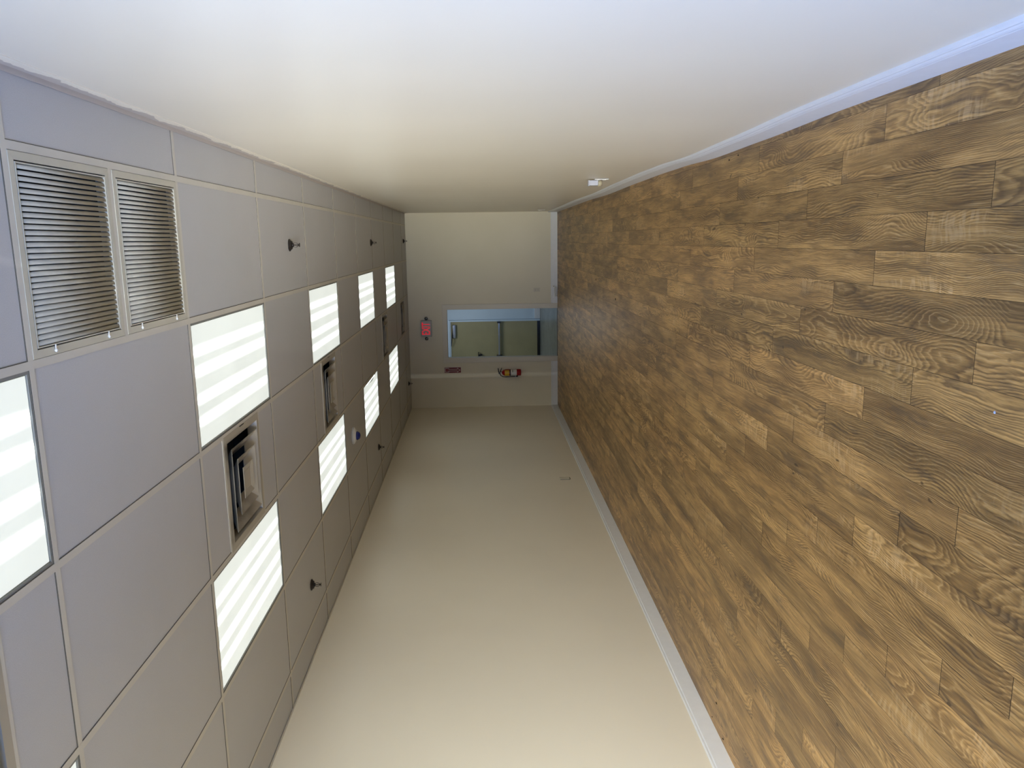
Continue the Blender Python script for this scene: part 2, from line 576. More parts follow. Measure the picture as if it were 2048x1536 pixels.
bm = NB()                                   # right wall; the drywall is slightly wavy low down
ys = [-0.05 + (YF + 0.13 + 0.05) * i / 110 for i in range(111)]
zs = [(0.0, 1.0), (0.2, 1.0), (0.4, 0.8), (0.8, 0.35), (1.3, 0.08), (1.9, 0.0), (H + 0.2, 0.0)]
rows = [[bm.verts.new((XR + 0.011 + wave(y) * k, y, z)) for z, k in zs] + [bm.verts.new((XR + 0.13, y, z)) for z in (H + 0.2, 0.0)] for y in ys]
for ra, rb in zip(rows, rows[1:]):
    for j in range(len(ra)):
        f = bm.faces.new((ra[j], ra[(j + 1) % len(ra)], rb[(j + 1) % len(ra)], rb[j]))
        f.smooth = j < 5
bm.faces.new(rows[0])
bm.faces.new(rows[-1])
struct('wall_right', bm, M_wall)
bm = NB()                                   # unseen recess, added so the streak spot clears the right wall
box(bm, XR + 0.011, 1.42, -0.17, -0.05, 0, H + 0.2)
box(bm, 1.30, 1.42, YB, -0.17, 0, H + 0.2)
struct('wall_added_recess', bm, M_wall)

bm = NB()                                   # left wall
box(bm, XL - 0.12, XL, YB, YF + 0.13, 0, H + 0.2)
struct('wall_left', bm, M_wall)

bm = NB()                                   # back wall with the glazed shopfront opening
box(bm, XL, -3.2, YB - 0.12, YB, 0, H + 0.2)
box(bm, 1.2, 1.42, YB - 0.12, YB, 0, H + 0.2)
box(bm, -3.2, 1.2, YB - 0.12, YB, 2.5, H + 0.2)
box(bm, -3.2, 1.2, YB - 0.12, YB, 0, 0.1)
struct('wall_back', bm, M_wall)

DX0, DX1, DZ = -2.380, -1.500, 2.005        # doorway in the far wall
bm = NB()
box(bm, XL, DX0 - 0.02, YF, YF + 0.12, 0, H + 0.2)
box(bm, DX1 + 0.02, XR + 0.012, YF, YF + 0.12, 0, H + 0.2)
box(bm, DX0 - 0.02, DX1 + 0.02, YF, YF + 0.12, DZ + 0.02, H + 0.2)
struct('wall_far', bm, M_far)

# shopfront frame behind the camera
bm = NB()
for z in (0.1, 2.44):
    box(bm, -3.2, 1.2, YB - 0.09, YB - 0.03, z, z + 0.06)
for xx in (-3.2, -0.6, 0.25, 1.14):
    box(bm, xx, xx + 0.06, YB - 0.09, YB - 0.03, 0.16, 2.44)
struct('window_1', bm, M_chrome)

# corridor beyond the doorway
bm = NB()
box(bm, -3.6, -3.48, YF + 0.12, YC, 0, H)
struct('wall_corridor_left', bm, M_corrw)
bm = NB()
box(bm, -0.66, -0.54, YF + 0.12, YC, 0, H)
struct('wall_corridor_right', bm, M_corrw)
bm = NB()
box(bm, -3.6, -3.06, YC + 0.02, YC + 0.14, 0, H)
box(bm, -2.10, -0.54, YC + 0.02, YC + 0.14, 0, H)
box(bm, -3.06, -2.10, YC + 0.02, YC + 0.14, 2.16, H)
struct('wall_corridor_end', bm, M_corrw)
bm = NB()
box(bm, -3.6, -0.54, YF + 0.12, YC + 0.14, H, H + 0.1)
struct('ceiling_corridor', bm, M_corrw)
bm = NB()
box(bm, -2.09, -0.66, YC - 0.012, YC + 0.02, 0, 0.125, bev=0.003)
struct('baseboard_corridor', bm, M_white)

# corridor door, khaki with crash bar, closer, latch, sweep
d = bpy.data.objects.new('door_1', None)
COL.objects.link(d)
d['kind'] = 'structure'
d.location = (-2.58, YC, 0)
Z = lambda bm_, name, mm, par=d: obj(name, bm_, mm, par)
bm = NB()
box(bm, -0.445, 0.435, 0.035, 0.08, 0.03, 2.10)
Z(bm, 'door_leaf', M_khaki)
bm = NB()
box(bm, 0.435, 0.475, -0.01, 0.10, 0, 2.105)
box(bm, -0.485, -0.445, -0.01, 0.10, 0, 2.105)
box(bm, -0.485, 0.475, -0.01, 0.10, 2.105, 2.15)
Z(bm, 'door_frame', M_corrw)
bm = NB()
box(bm, -0.37, 0.425, -0.05, -0.005, 0.95, 0.985, bev=0.006)
box(bm, 0.10, 0.125, -0.052, 0.035, 0.945, 0.99)
bar = Z(bm, 'crash_bar', M_chrome)
bm = NB()
box(bm, -0.43, -0.36, -0.06, 0.035, 0.90, 1.03, bev=0.008)
box(bm, 0.395, 0.432, -0.055, 0.035, 0.93, 1.01, bev=0.006)
obj('bar_bracket', bm, M_black, bar)
bm = NB()
box(bm, 0.06, 0.365, -0.045, 0.035, 1.985, 2.045, bev=0.006)
cl = Z(bm, 'door_closer', M_chrome)
bm = NB()
tube(bm, [(0.25, -0.03, 2.05), (0.0, -0.10, 2.075), (-0.13, -0.02, 2.09)], 0.010)
box(bm, 0.05, 0.37, -0.03, 0.03, 2.045, 2.062)
obj('closer_arm', bm, M_black, cl)
bm = NB()
lathe(bm, [(0.03, -0.005), (0.03, 0.035)], c=(-0.375, 0, 1.44), axis='Y')
box(bm, -0.385, -0.28, -0.03, -0.005, 1.452, 1.470, bev=0.003)
box(bm, -0.37, -0.33, -0.03, 0.0, 1.37, 1.42, bev=0.003)
Z(bm, 'latch', M_black)
bm = NB()
box(bm, -0.44, 0.43, 0.015, 0.035, 0.008, 0.065)
box(bm, -0.46, 0.45, 0.01, 0.10, 0.0, 0.008)  # black threshold added to block the bright gap under the door
Z(bm, 'door_sweep', M_black)

# doorway casing, threshold
bm = NB()
c0, c1, c2 = DX0 - 0.088, DX1 + 0.088, DZ + 0.088
for a, b_ in ((c0, DX0), (DX1, c1)):
    box(bm, a, b_, YF - 0.016, YF + 0.0, 0, c2, bev=0.003)
box(bm, DX0, DX1, YF - 0.016, YF, DZ, c2, bev=0.003)
box(bm, c0 - 0.004, c0 + 0.014, YF - 0.022, YF, 0, c2 + 0.004, bev=0.002)
box(bm, c1 - 0.014, c1 + 0.004, YF - 0.022, YF, 0, c2 + 0.004, bev=0.002)
box(bm, c0 + 0.014, c1 - 0.014, YF - 0.022, YF, c2 - 0.014, c2 + 0.004, bev=0.002)
for a, b_ in ((DX0 - 0.019, DX0), (DX1, DX1 + 0.019)):
    box(bm, a, b_, YF, YF + 0.12, 0, DZ + 0.019)
box(bm, DX0, DX1, YF, YF + 0.12, DZ, DZ + 0.019)
struct('trim_1', bm, mat('casing_beige', (0.66, 0.62, 0.52), rough=0.4))
bm = NB()
box(bm, DX0, DX1, YF + 0.0, YF + 0.05, 0.0, 0.006)
struct('trim_2', bm, M_black)

# ---------------------------------------------------------------- baseboards
def swept(bm, prof, y0, y1, xface, sgn, wv, n=120):
    """prof: (depth from the wall face into the room, z)"""
    rows = []
    for i in range(n + 1):
        y = y0 + (y1 - y0) * i / n
        w = wv(y)
        rows.append([bm.verts.new((xface + w + sgn * dd, y, z)) for dd, z in prof])
    for a, b_ in zip(rows, rows[1:]):
        for j in range(len(prof) - 1):
            bm.faces.new((a[j], a[j + 1], b_[j + 1], b_[j]))
    bm.faces.new(rows[0])
    bm.faces.new(rows[-1])


bm = NB()
P_R = [(-0.011, 0.0), (0.0, 0.0), (0.0, 0.112), (-0.001, 0.116), (-0.004, 0.118), (-0.004, 0.124), (0.002, 0.128), (0.003, 0.134),
       (0.001, 0.140), (-0.003, 0.146), (-0.003, 0.150), (0.001, 0.154), (0.001, 0.160), (-0.003, 0.166), (-0.011, 0.172)]
swept(bm, P_R, -0.05, YF - 0.012, XR, -1, wave)
struct('baseboard_right', bm, M_white)
bm = NB()
P_L = [(0.0, 0.0), (0.013, 0.0), (0.013, 0.098), (0.011, 0.101), (0.007, 0.103), (0.007, 0.107), (0.010, 0.110), (0.010, 0.116), (0.006, 0.121), (0.0, 0.123)]
swept(bm, P_L, YB, YF - 0.012, XL, 1, lambda y: 0.004 * math.sin(y * 0.9), n=80)
struct('baseboard_left', bm, M_white)
bm = NB()
for a, b_ in ((XL + 0.013, c0 - 0.004), (c1 + 0.004, XR)):
    box(bm, a, b_, YF - 0.013, YF, 0, 0.095, bev=0.002)
    box(bm, a, b_, YF - 0.008, YF, 0.097, 0.118, bev=0.002)
struct('baseboard_far', bm, M_white)

# ---------------------------------------------------------------- suspended ceiling
D = 1.2192
G = 0.6096
Y0 = 2.2264                                 # a cross tee line
cells_light = [(1, -1), (1, 1), (1, 3), (1, 5), (1, 7), (3, -1), (3, 1), (3, 3), (3, 5), (3, 7), (1, -3), (3, -3)]
diff_y = {-1: 1.006 + 0.6096, 1: Y0 + 1.5 * D, 3: Y0 + 3.5 * D, 6: Y0 + 7 * D - 0.3048, 8: Y0 + 9 * D - 0.3048}
TW = 0.0125                                 # half width of a tee flange
bm = NB()
zt = H + 0.003
TY0, TY1 = -4, 9
xs = [XR + 0.012] + [-G * i for i in range(6)] + [XL]


def tile(x0_, x1_, y0_, y1_):
    box(bm, min(x0_, x1_), max(x0_, x1_), y0_, y1_, zt, zt + 0.012)


for j in range(-4, 10):
    ya, yb = Y0 + j * D, Y0 + (j + 1) * D
    ya, yb = max(ya, YB), min(yb, YF)
    if yb <= ya:
        continue
    for i in range(7):
        xa, xb = xs[i], xs[i + 1]
        band = i - 1                        # 0: L0-L1, 1: L1-L2, ...
        if (band, j) in cells_light:
            continue
        if band == 0 and j == 0:
            continue
        if band == 2 and j in diff_y:
            c = diff_y[j]
            if c - 0.3048 > ya + 0.02:
                tile(xa, xb, ya, c - 0.3048)
            if c + 0.3048 < yb - 0.02:
                tile(xa, xb, c + 0.3048, yb)
            continue
        tile(xa, xb, ya, yb)
box(bm, XL, XR, YB, YF, H + 0.16, H + 0.2)  # deck above the tiles
box(bm, XR + 0.012, 1.3, YB, -0.17, zt, zt + 0.012)
ceil = struct('ceiling', bm, M_tile)

bm = NB()
for i in range(6):
    box(bm, -G * i - TW, -G * i + TW, YB, YF, H, H + 0.0028)
for j in range(-3, 10):
    yy = Y0 + j * D
    for i in range(7):
        xa, xb = xs[i + 1], xs[i]
        box(bm, xa + (TW if i < 6 else 0), xb - (TW if i > 0 else 0), yy - TW, yy + TW, H + 0.0002, H + 0.003)
for j, c in diff_y.items():                 # short tees that hold the air diffusers
    for yy in (c - 0.3048, c + 0.3048):
        if min(abs(yy - (Y0 + k * D)) for k in range(-4, 11)) > 0.05:
            box(bm, -3 * G + TW, -2 * G - TW, yy - TW, yy + TW, H + 0.0002, H + 0.003)
box(bm, -G + TW, -TW, Y0 + D / 2 - TW, Y0 + D / 2 + TW, H + 0.0002, H + 0.003)
obj('ceiling_grid', bm, M_tee, ceil)
bm = NB()                                   # dark reveal line along each tee where the tile edge drops back
for j in range(-3, 10):
    yy = Y0 + j * D
    box(bm, XL, XR, yy - TW - 0.0035, yy - TW - 0.0003, H + 0.0006, H + 0.0029)
for i in range(6):
    box(bm, -G * i + TW + 0.0002, -G * i + TW + 0.0022, YB, YF, H + 0.001, H + 0.0029)
obj('grid_shadow_gap', bm, mat('tile_edge_gap', (0.10, 0.09, 0.07), rough=0.8), ceil)

bm = NB()
box(bm, XR - 0.008, XR + 0.012, YB, YF, H - 0.002, H + 0.001)
box(bm, XR + 0.0085, XR + 0.012, YB, YF, H - 0.060, H - 0.002)
struct('trim_3', bm, M_angle)
bm = NB()
box(bm, XL, XL + 0.018, YB, YF, H - 0.002, H + 0.0)
struct('trim_4', bm, M_tee)
bm = NB()
box(bm, XL + 0.018, XR - 0.008, YF - 0.018, YF, H - 0.002, H + 0.0)
struct('trim_5', bm, M_tee)

# ---------------------------------------------------------------- fluorescent ceiling lights
def make_light(loc, label):
    t = thing('ceiling_light', loc, label, 'ceiling light', 'lit fluorescent ceiling panels')
    hx, hy = G / 2 - TW, D / 2 - TW
    bm = NB()
    w = 0.010
    for a, b_, c_, d_ in ((-hx, hx, -hy, -hy + w), (-hx, hx, hy - w, hy), (-hx, -hx + w, -hy + w, hy - w), (hx - w, hx, -hy + w, hy - w)):
        box(bm, a, b_, c_, d_, 0.0025, 0.022)
    box(bm, -hx, hx, -hy, hy, 0.075, 0.08)
    for a, b_, c_, d_ in ((-hx, hx, -hy, -hy + .002), (-hx, hx, hy - .002, hy), (-hx, -hx + .002, -hy, hy), (hx - .002, hx, -hy, hy)):
        box(bm, a, b_, c_, d_, 0.022, 0.075)
    obj('frame', bm, mat('troffer_frame', (0.20, 0.20, 0.18), rough=0.45) if 'troffer_frame' not in bpy.data.materials else bpy.data.materials['troffer_frame'], t)
    bm = NB()
    g_ = 0.0035
    box(bm, -hx + w + g_, hx - w - g_, -hy + w + g_, hy - w - g_, 0.007, 0.010)
    obj('lens', bm, M_lens, t)
    return t


names = {(1, -1): 'lit ceiling panel cut by the photo edge beside the louvred grilles, nearest in its row',
         (1, 1): 'large lit ceiling panel diagonally behind the pair of louvred grilles',
         (1, 3): 'second whole lit ceiling panel in the row behind the louvred grilles',
         (1, 5): 'third whole lit ceiling panel in the row behind the louvred grilles',
         (1, 7): 'farthest lit ceiling panel in the row behind the louvred grilles',
         (3, -1): 'lit ceiling panel of which only a tiny tip shows at the photo corner',
         (3, 1): 'large slanting lit ceiling panel beside the nearest whole square air diffuser',
         (3, 3): 'lit ceiling panel just before the blue-domed detector',
         (3, 5): 'lit ceiling panel just past the blue-domed detector, its lens bowed on one edge',
         (3, 7): 'farthest lit ceiling panel in the row past the blue-domed detector'}
proto = None
for (bnd, j) in cells_light:
    loc = (-G * (bnd + 0.5), Y0 + (j + 0.5) * D, H)
    lab = names.get((bnd, j), 'lit ceiling panel behind the camera')
    if j == -3:
        lab = 'lit ceiling panel behind the camera, ' + ('right row' if bnd == 1 else 'left row')
    if proto is None:
        proto = make_light(loc, lab)
    else:
        dup(proto, loc, lab)

for r_ in [o_ for o_ in COL.objects if o_.get('label') == names[(3, 5)]]:
    for ch in r_.children:
        if ch.name.startswith('lens'):      # this lens has sagged out of its channel on the long side
            bm = NB()
            hx, hy = G / 2 - TW - 0.0135, D / 2 - TW - 0.0135
            n = 24
            top, bot = [], []
            for i in range(n + 1):
                y = -hy + 2 * hy * i / n
                k = math.sin(PI * i / n) ** 2
                row = []
                for z0 in (0.010, 0.007):
                    row.append([bm.verts.new((xx_, y, z0 - zz_)) for xx_, zz_ in ((hx - 0.030 * k, 0.012 * k), (hx - 0.1, 0.006 * k), (0, 0), (-hx, 0))])
                top.append(row[0])
                bot.append(row[1])
            for i in range(n):
                for L0, L1 in ((top[i], top[i + 1]), (bot[i], bot[i + 1])):
                    for k in range(3):
                        bm.faces.new((L0[k], L0[k + 1], L1[k + 1], L1[k]))
                for k in (0, 3):
                    bm.faces.new((top[i][k], top[i + 1][k], bot[i + 1][k], bot[i][k]))
            bmesh.ops.recalc_face_normals(bm, faces=bm.faces[:])
            me = bpy.data.meshes.new('bowed_lens')
            bm.to_mesh(me)
            bm.free()
            me.materials.append(M_lens)
            ch.data = me
            bm = NB()
            box(bm, hx - 0.036, hx + 0.002, -hy * 0.75, hy * 0.75, 0.020, 0.022)
            ch2 = obj('tube_glow', bm, mat('tube_glow', (0.8, 0.8, 0.8), rough=0.5, emit=(0.95, 1.0, 0.95), es=1.1), r_)

# ---------------------------------------------------------------- square air diffusers
def frame_ring(bm, s0, z0, s1, z1, th=0.0015):
    """square sloping skirt from half size s0 at z0 to half size s1 at z1"""
    def loop(s, z):
        return [bm.verts.new((a * s, b_ * s, z)) for a, b_ in ((-1, -1), (1, -1), (1, 1), (-1, 1))]
    A, B, C_, D_ = loop(s0, z0), loop(s1, z1), loop(s1, z1 + th * 2), loop(s0, z0 + th * 2)
    for p, q_ in ((A, B), (B, C_), (C_, D_), (D_, A)):
        for i in range(4):
            bm.faces.new((p[i], p[(i + 1) % 4], q_[(i + 1) % 4], q_[i]))


def make_diffuser(loc, label):
    t = thing('air_diffuser', loc, label, 'air vent', 'square stepped air diffusers in the ceiling')
    bm = NB()
    e = 0.3048 - 0.003
    # flat rim, then a throat that rises into the duct
    frame_ring(bm, e, -0.0005, 0.262, -0.0030)
    frame_ring(bm, 0.262, -0.0030, 0.250, 0.045)
    obj('frame', bm, M_diff, t)
    bm = NB()
    box(bm, e - 0.006, e - 0.0015, -0.04, 0.03, -0.0032, 0.0)
    obj('rim_notch', bm, M_black, t)
    bm = NB()
    for a, b_, c_, d_ in ((-.30, .30, -.30, -.297), (-.30, .30, .297, .30), (-.30, -.297, -.297, .297), (.297, .30, -.297, .297)):
        box(bm, a, b_, c_, d_, 0.006, 0.15)
    box(bm, -.30, .30, -.30, .30, 0.150, 0.152)
    obj('duct_box', bm, M_duct, t)
    # nested cones: wide sloping blades whose lower lips step down toward the middle
    for s, zl, sl, zu in ((0.222, -0.012, 0.150, 0.040), (0.152, -0.016, 0.085, 0.030)):
        bm = NB()
        frame_ring(bm, s, zl, sl, zu)
        obj('cone_ring', bm, M_diff, t)
    bm = NB()
    frame_ring(bm, 0.084, -0.018, 0.050, -0.008)
    box(bm, -0.052, 0.052, -0.052, 0.052, -0.010, -0.006)
    obj('centre_plate', bm, M_diff, t)
    return t


dn = {-1: 'square air diffuser at the photo edge, only its rim showing beside the nearest lit panel',
      1: 'nearest whole square air diffuser, between the two largest lit ceiling panels, sooty',
      3: 'second whole square air diffuser, level with the lit panel before the blue-domed detector',
      6: 'third whole square air diffuser, beyond the blue-domed detector',
      8: 'farthest square air diffuser, last one before the exit sign wall'}
proto = None
for j, c in diff_y.items():
    loc = (-2.5 * G, c, H)
    if proto is None:
        proto = make_diffuser(loc, dn[j])
    else:
        dup(proto, loc, dn[j])

# ---------------------------------------------------------------- return air grilles
def make_grille(loc, label):
    t = thing('return_air_grille', loc, label, 'air vent', 'louvred return air grilles in the ceiling')
    hx, hy = G / 2 - 0.014, D / 4 - 0.014
    bm = NB()
    w = 0.024
    def q(pts, z=-0.0015):
        v0 = [bm.verts.new((a, b_, z)) for a, b_ in pts]
        v1 = [bm.verts.new((a, b_, z + 0.010)) for a, b_ in pts]
        bm.faces.new(v0)
        bm.faces.new(v1)
        for i in range(4):
            bm.faces.new((v0[i], v0[(i + 1) % 4], v1[(i + 1) % 4], v1[i]))
    g_ = 0.0006
    q([(-hx, -hy), (hx, -hy), (hx - w - g_, -hy + w), (-hx + w + g_, -hy + w)])
    q([(-hx, hy), (hx, hy), (hx - w - g_, hy - w), (-hx + w + g_, hy - w)])
    q([(-hx, -hy + g_), (-hx + w, -hy + w), (-hx + w, hy - w), (-hx, hy - g_)])
    q([(hx, -hy + g_), (hx - w, -hy + w), (hx - w, hy - w), (hx, hy - g_)])
    obj('frame', bm, M_grille, t)
    bm = NB()                               # inner rim that carries the blades
    ax, ay = hx - w - 0.004, hy - w - 0.004
    r = 0.004
    for a, b_, c_, d_ in ((-ax, ax, -ay, -ay + r), (-ax, ax, ay - r, ay), (-ax, -ax + r, -ay + r, ay - r), (ax - r, ax, -ay + r, ay - r)):
        box(bm, a, b_, c_, d_, -0.002, 0.030)
    obj('inner_rim', bm, M_grille, t)
    bm = NB()                               # curved blades
    n = 31
    span = 2 * (ax - r)
    for i in range(n):
        x = -ax + r + span * (i + 0.5) / n
        prof = [(0.0082, 0.0170), (0.0078, 0.0090), (0.0055, 0.0035), (0.0010, 0.0005), (-0.0060, 0.0002), (-0.0060, 0.0010), (0.0005, 0.0014), (0.0045, 0.0042), (0.0068, 0.0092), (0.0072, 0.0170)]
        va = [bm.verts.new((x + p, -ay + r, z)) for p, z in prof]
        vb = [bm.verts.new((x + p, ay - r, z)) for p, z in prof]
        for k in range(len(prof)):
            k2 = (k + 1) % len(prof)
            f = bm.faces.new((va[k], va[k2], vb[k2], vb[k]))
            f.smooth = k in (0, 1, 2, 3, 5, 6, 7, 8)
        bm.faces.new(va)
        bm.faces.new(vb)
    obj('louvre_blades', bm, M_blade, t)
    bm = NB()
    for a, b_, c_, d_ in ((-hx, hx, -hy, -hy + .002), (-hx, hx, hy - .002, hy), (-hx, -hx + .002, -hy, hy), (hx - .002, hx, -hy, hy)):
        box(bm, a, b_, c_, d_, 0.010, 0.13)
    box(bm, -hx, hx, -hy, hy, 0.128, 0.130)
    obj('duct_box', bm, M_duct, t)
    for yy in (-0.175, 0.165):
        bm = NB()
        lathe(bm, [(0.0045, -0.0015), (0.0045, -0.007), (0.002, -0.0085)], n=10, c=(-hx + 0.012, yy, 0))
        box(bm, -hx + 0.006, -hx + 0.030, yy - 0.003, yy + 0.003, -0.006, -0.0035, bev=0.001)
        obj('turn_latch', bm, M_plastic, t)
    return t


pr_ = make_grille((-G / 2, Y0 + D * 0.25, H), 'louvred cream return grille in the ceiling, the one cut nearer the photo edge')
dup(pr_, (-G / 2, Y0 + D * 0.75, H), 'louvred cream return grille in the ceiling, the farther one, touching the plain tile')

# ---------------------------------------------------------------- sprinkler heads
def make_sprinkler(loc, label):
    t = thing('sprinkler_head', loc, label, 'sprinkler', 'dark pendent sprinkler heads')
    bm = NB()
    lathe(bm, [(0.018, 0.004), (0.042, 0.002), (0.042, -0.001), (0.036, -0.006), (0.029, -0.010), (0.028, -0.016), (0.017, -0.018), (0.017, 0.004)], n=28)
    obj('escutcheon', bm, M_bronze, t)
    bm = NB()
    lathe(bm, [(0.013, -0.014), (0.013, -0.024), (0.010, -0.026)], n=12)
    for s in (-1, 1):
        tube(bm, [(s * 0.009, 0, -0.022), (s * 0.0135, 0, -0.032), (s * 0.0135, 0, -0.044), (s * 0.009, 0, -0.055), (s * 0.002, 0, -0.060)], 0.0022, n=6)
    lathe(bm, [(0.005, -0.056), (0.005, -0.064)], n=10)
    obj('frame', bm, M_bronze, t)
    bm = NB()
    lathe(bm, [(0.0028, -0.025), (0.0028, -0.056)], n=8)
    obj('bulb', bm, M_bronze, t)
    bm = NB()
    lathe(bm, [(0.004, -0.063), (0.0145, -0.0655), (0.0145, -0.067), (0.004, -0.0655)], n=16)
    obj('deflector', bm, M_bronze, t)
    return t


sp = [(-0.290, 5.385, 'dark sprinkler head nearest the louvred grilles, in the row along the right-hand wall'),
      (-2.765, 5.385, 'dark sprinkler head nearest the camera in the row along the left-hand wall'),
      (-0.285, 9.43, 'middle dark sprinkler head in the row along the right-hand wall'),
      (-2.78, 9.30, 'dark sprinkler head past the blue-domed detector, beside the left-hand wall'),
      (-0.27, 13.49, 'dark sprinkler head by the exit wall on the side of the blank wall'),
      (-2.76, 13.51, 'dark sprinkler head by the exit wall, above the fire extinguisher side')]
proto = None
for x, y, lab in sp:
    if proto is None:
        proto = make_sprinkler((x, y, H), lab)
    else:
        dup(proto, (x, y, H), lab)

# ---------------------------------------------------------------- blue domed detector
t = thing('smoke_detector', (-2.172, 7.505, H), 'round white ceiling detector with a shiny blue dome', 'smoke detector')
bm = NB()
lathe(bm, [(0.084, 0.003), (0.086, -0.004), (0.082, -0.012), (0.060, -0.026), (0.046, -0.034)], n=40)
obj('base', bm, M_plastic, t)
bm = NB()
lathe(bm, [(0.045, -0.034), (0.044, -0.045), (0.038, -0.056), (0.027, -0.066), (0.012, -0.071), (0.002, -0.072)], n=32)
obj('dome', bm, M_blue, t)
bm = NB()
lathe(bm, [(0.0845, -0.0065), (0.0865, -0.008), (0.0840, -0.0095)], n=40)
obj('rim_line', bm, mat('grey_rim', (0.3, 0.3, 0.3), rough=0.5), t)

# ---------------------------------------------------------------- exit sign on the far wall
def text_mesh(txt, size, ext, name, parent, m, loc, bold=0.0, rot=(PI / 2, 0, 0), sx=1.0):
    cu = bpy.data.curves.new(name, 'FONT')
    cu.body = txt
    cu.size = size
    cu.extrude = ext
    cu.offset = bold
    cu.align_x = 'CENTER'
    cu.align_y = 'CENTER'
    to = bpy.data.objects.new('tmp_text', cu)
    COL.objects.link(to)
    bpy.context.view_layer.update()
    me = bpy.data.meshes.new_from_object(to.evaluated_get(bpy.context.evaluated_depsgraph_get()))
    bpy.data.objects.remove(to)
    bpy.data.curves.remove(cu)
    me.name = name
    me.materials.clear()
    me.materials.append(m)
    o = bpy.data.objects.new(name, me)
    COL.objects.link(o)
    o.parent = parent
    o.location = loc
    o.rotation_euler = rot
    o.scale = (sx, 1, 1)
    return o


t = thing('exit_sign', (-1.832, YF, 2.383), 'lit red exit sign with two lamp heads above the far doorway', 'exit sign')
bm = NB()
box(bm, -0.150, 0.150, -0.050, 0, -0.098, 0.098, bev=0.012)
obj('housing', bm, M_exitbody, t)
bm = NB()
box(bm, -0.135, 0.135, -0.053, -0.049, -0.083, 0.083, bev=0.001)
obj('face_panel', bm, mat('exit_face', (0.36, 0.33, 0.31), rough=0.35), t)
text_mesh('EXIT', 0.205, 0.0015, 'exit_letters', t, M_exitred, (0.0, -0.055, 0.0), bold=0.003, sx=0.54)
for s in (-1, 1):
    bm = NB()
    lathe(bm, [(0.010, 0.0), (0.012, -0.020), (0.026, -0.030), (0.029, -0.050), (0.026, -0.054), (0.004, -0.052)], n=20, c=(s * 0.182, 0, 0.0), axis='Y')
    box(bm, s * 0.165 - 0.02, s * 0.165 + 0.02, -0.018, -0.004, -0.008, 0.008)
    obj('lamp_head', bm, M_lamp, t)

# ---------------------------------------------------------------- extinguisher arrow sign
t = thing('arrow_sign', (-2.607, YF, 1.93), 'small dark red sign with a white outlined arrow pointing down', 'sign')
bm = NB()
box(bm, -0.052, 0.052, -0.004, 0, -0.152, 0.152)
obj('border', bm, M_signwhite, t)
bm = NB()
box(bm, -0.049, 0.049, -0.006, -0.004, -0.149, 0.149)
obj('panel', bm, M_redsign, t)
bm = NB()


def strip(pts, w, y=-0.0075):
    for (xa, za), (xb, zb) in zip(pts, pts[1:]):
        d_ = Vector((xb - xa, zb - za))
        nn = Vector((-d_.y, d_.x)).normalized() * w / 2
        e_ = d_.normalized() * w / 2
        q_ = [(xa - e_.x + nn.x, za - e_.y + nn.y), (xb + e_.x + nn.x, zb + e_.y + nn.y), (xb + e_.x - nn.x, zb + e_.y - nn.y), (xa - e_.x - nn.x, za - e_.y - nn.y)]
        v0 = [bm.verts.new((a, y, b_)) for a, b_ in q_]
        v1 = [bm.verts.new((a, -0.006, b_)) for a, b_ in q_]
        bm.faces.new(v0)
        for k in range(4):
            bm.faces.new((v0[k], v0[(k + 1) % 4], v1[(k + 1) % 4], v1[k]))


strip([(-0.034, 0.137), (0.034, 0.137), (0.034, 0.072), (0.016, 0.072), (0.016, -0.085), (0.036, -0.085), (0.0, -0.135), (-0.036, -0.085),
       (-0.016, -0.085), (-0.016, 0.072), (-0.034, 0.072), (-0.034, 0.137)], 0.008)
obj('arrow', bm, M_signwhite, t)
bm = NB()
for k in range(4):
    box(bm, -0.024, 0.024, -0.0072, -0.006, 0.083 + k * 0.013, 0.088 + k * 0.013)
obj('box_lines', bm, mat('sign_faded_red', (0.30, 0.05, 0.04), rough=0.5), t)

# ---------------------------------------------------------------- fire extinguisher
t = thing('fire_extinguisher', (-2.660, YF, 0.68), 'red fire extinguisher with yellow and white labels hung on the far wall', 'fire extinguisher')
cy = -0.078
r = 0.060
bm = NB()
lathe(bm, [(0.040, 0.0), (r - 0.004, 0.004), (r, 0.014), (r, 0.285), (r - 0.006, 0.305), (0.042, 0.330), (0.022, 0.346), (0.018, 0.352)], n=40, c=(0, cy, 0))
obj('cylinder', bm, M_redext, t)


def arc_label(name, z0, z1, a0, a1, m, rr=r + 0.0008, n=16):
    bm_ = NB()
    ra, rb = [], []
    for i in range(n + 1):
        a = math.radians(a0 + (a1 - a0) * i / n)
        ra.append(bm_.verts.new((rr * math.cos(a), cy + rr * math.sin(a), z0)))
        rb.append(bm_.verts.new((rr * math.cos(a), cy + rr * math.sin(a), z1)))
    for i in range(n):
        bm_.faces.new((ra[i], ra[i + 1], rb[i + 1], rb[i])).smooth = True
    return obj(name, bm_, m, t)


arc_label('yellow_label', 0.218, 0.300, -150, -38, M_yellow)
arc_label('white_label', 0.082, 0.190, -160, -12, M_wlabel)
arc_label('label_print', 0.150, 0.160, -80, -30, M_black, rr=r + 0.0016)
bm = NB()
lathe(bm, [(r + 0.002, 0.192), (r + 0.002, 0.210)], n=40, c=(0, cy, 0))
box(bm, -0.018, 0.018, -0.018, 0.0, 0.17, 0.30)
obj('bracket_strap', bm, M_black, t)
bm = NB()
lathe(bm, [(0.017, 0.350), (0.019, 0.372), (0.013, 0.384)], n=14, c=(0, cy, 0))
box(bm, -0.022, 0.012, cy - 0.012, cy + 0.012, 0.372, 0.412, bev=0.003)
hd = obj('valve', bm, M_black, t)
bm = NB()
tube(bm, [(-0.015, cy, 0.398), (0.03, cy, 0.412), (0.085, cy, 0.418)], [0.011, 0.009, 0.007], n=8)
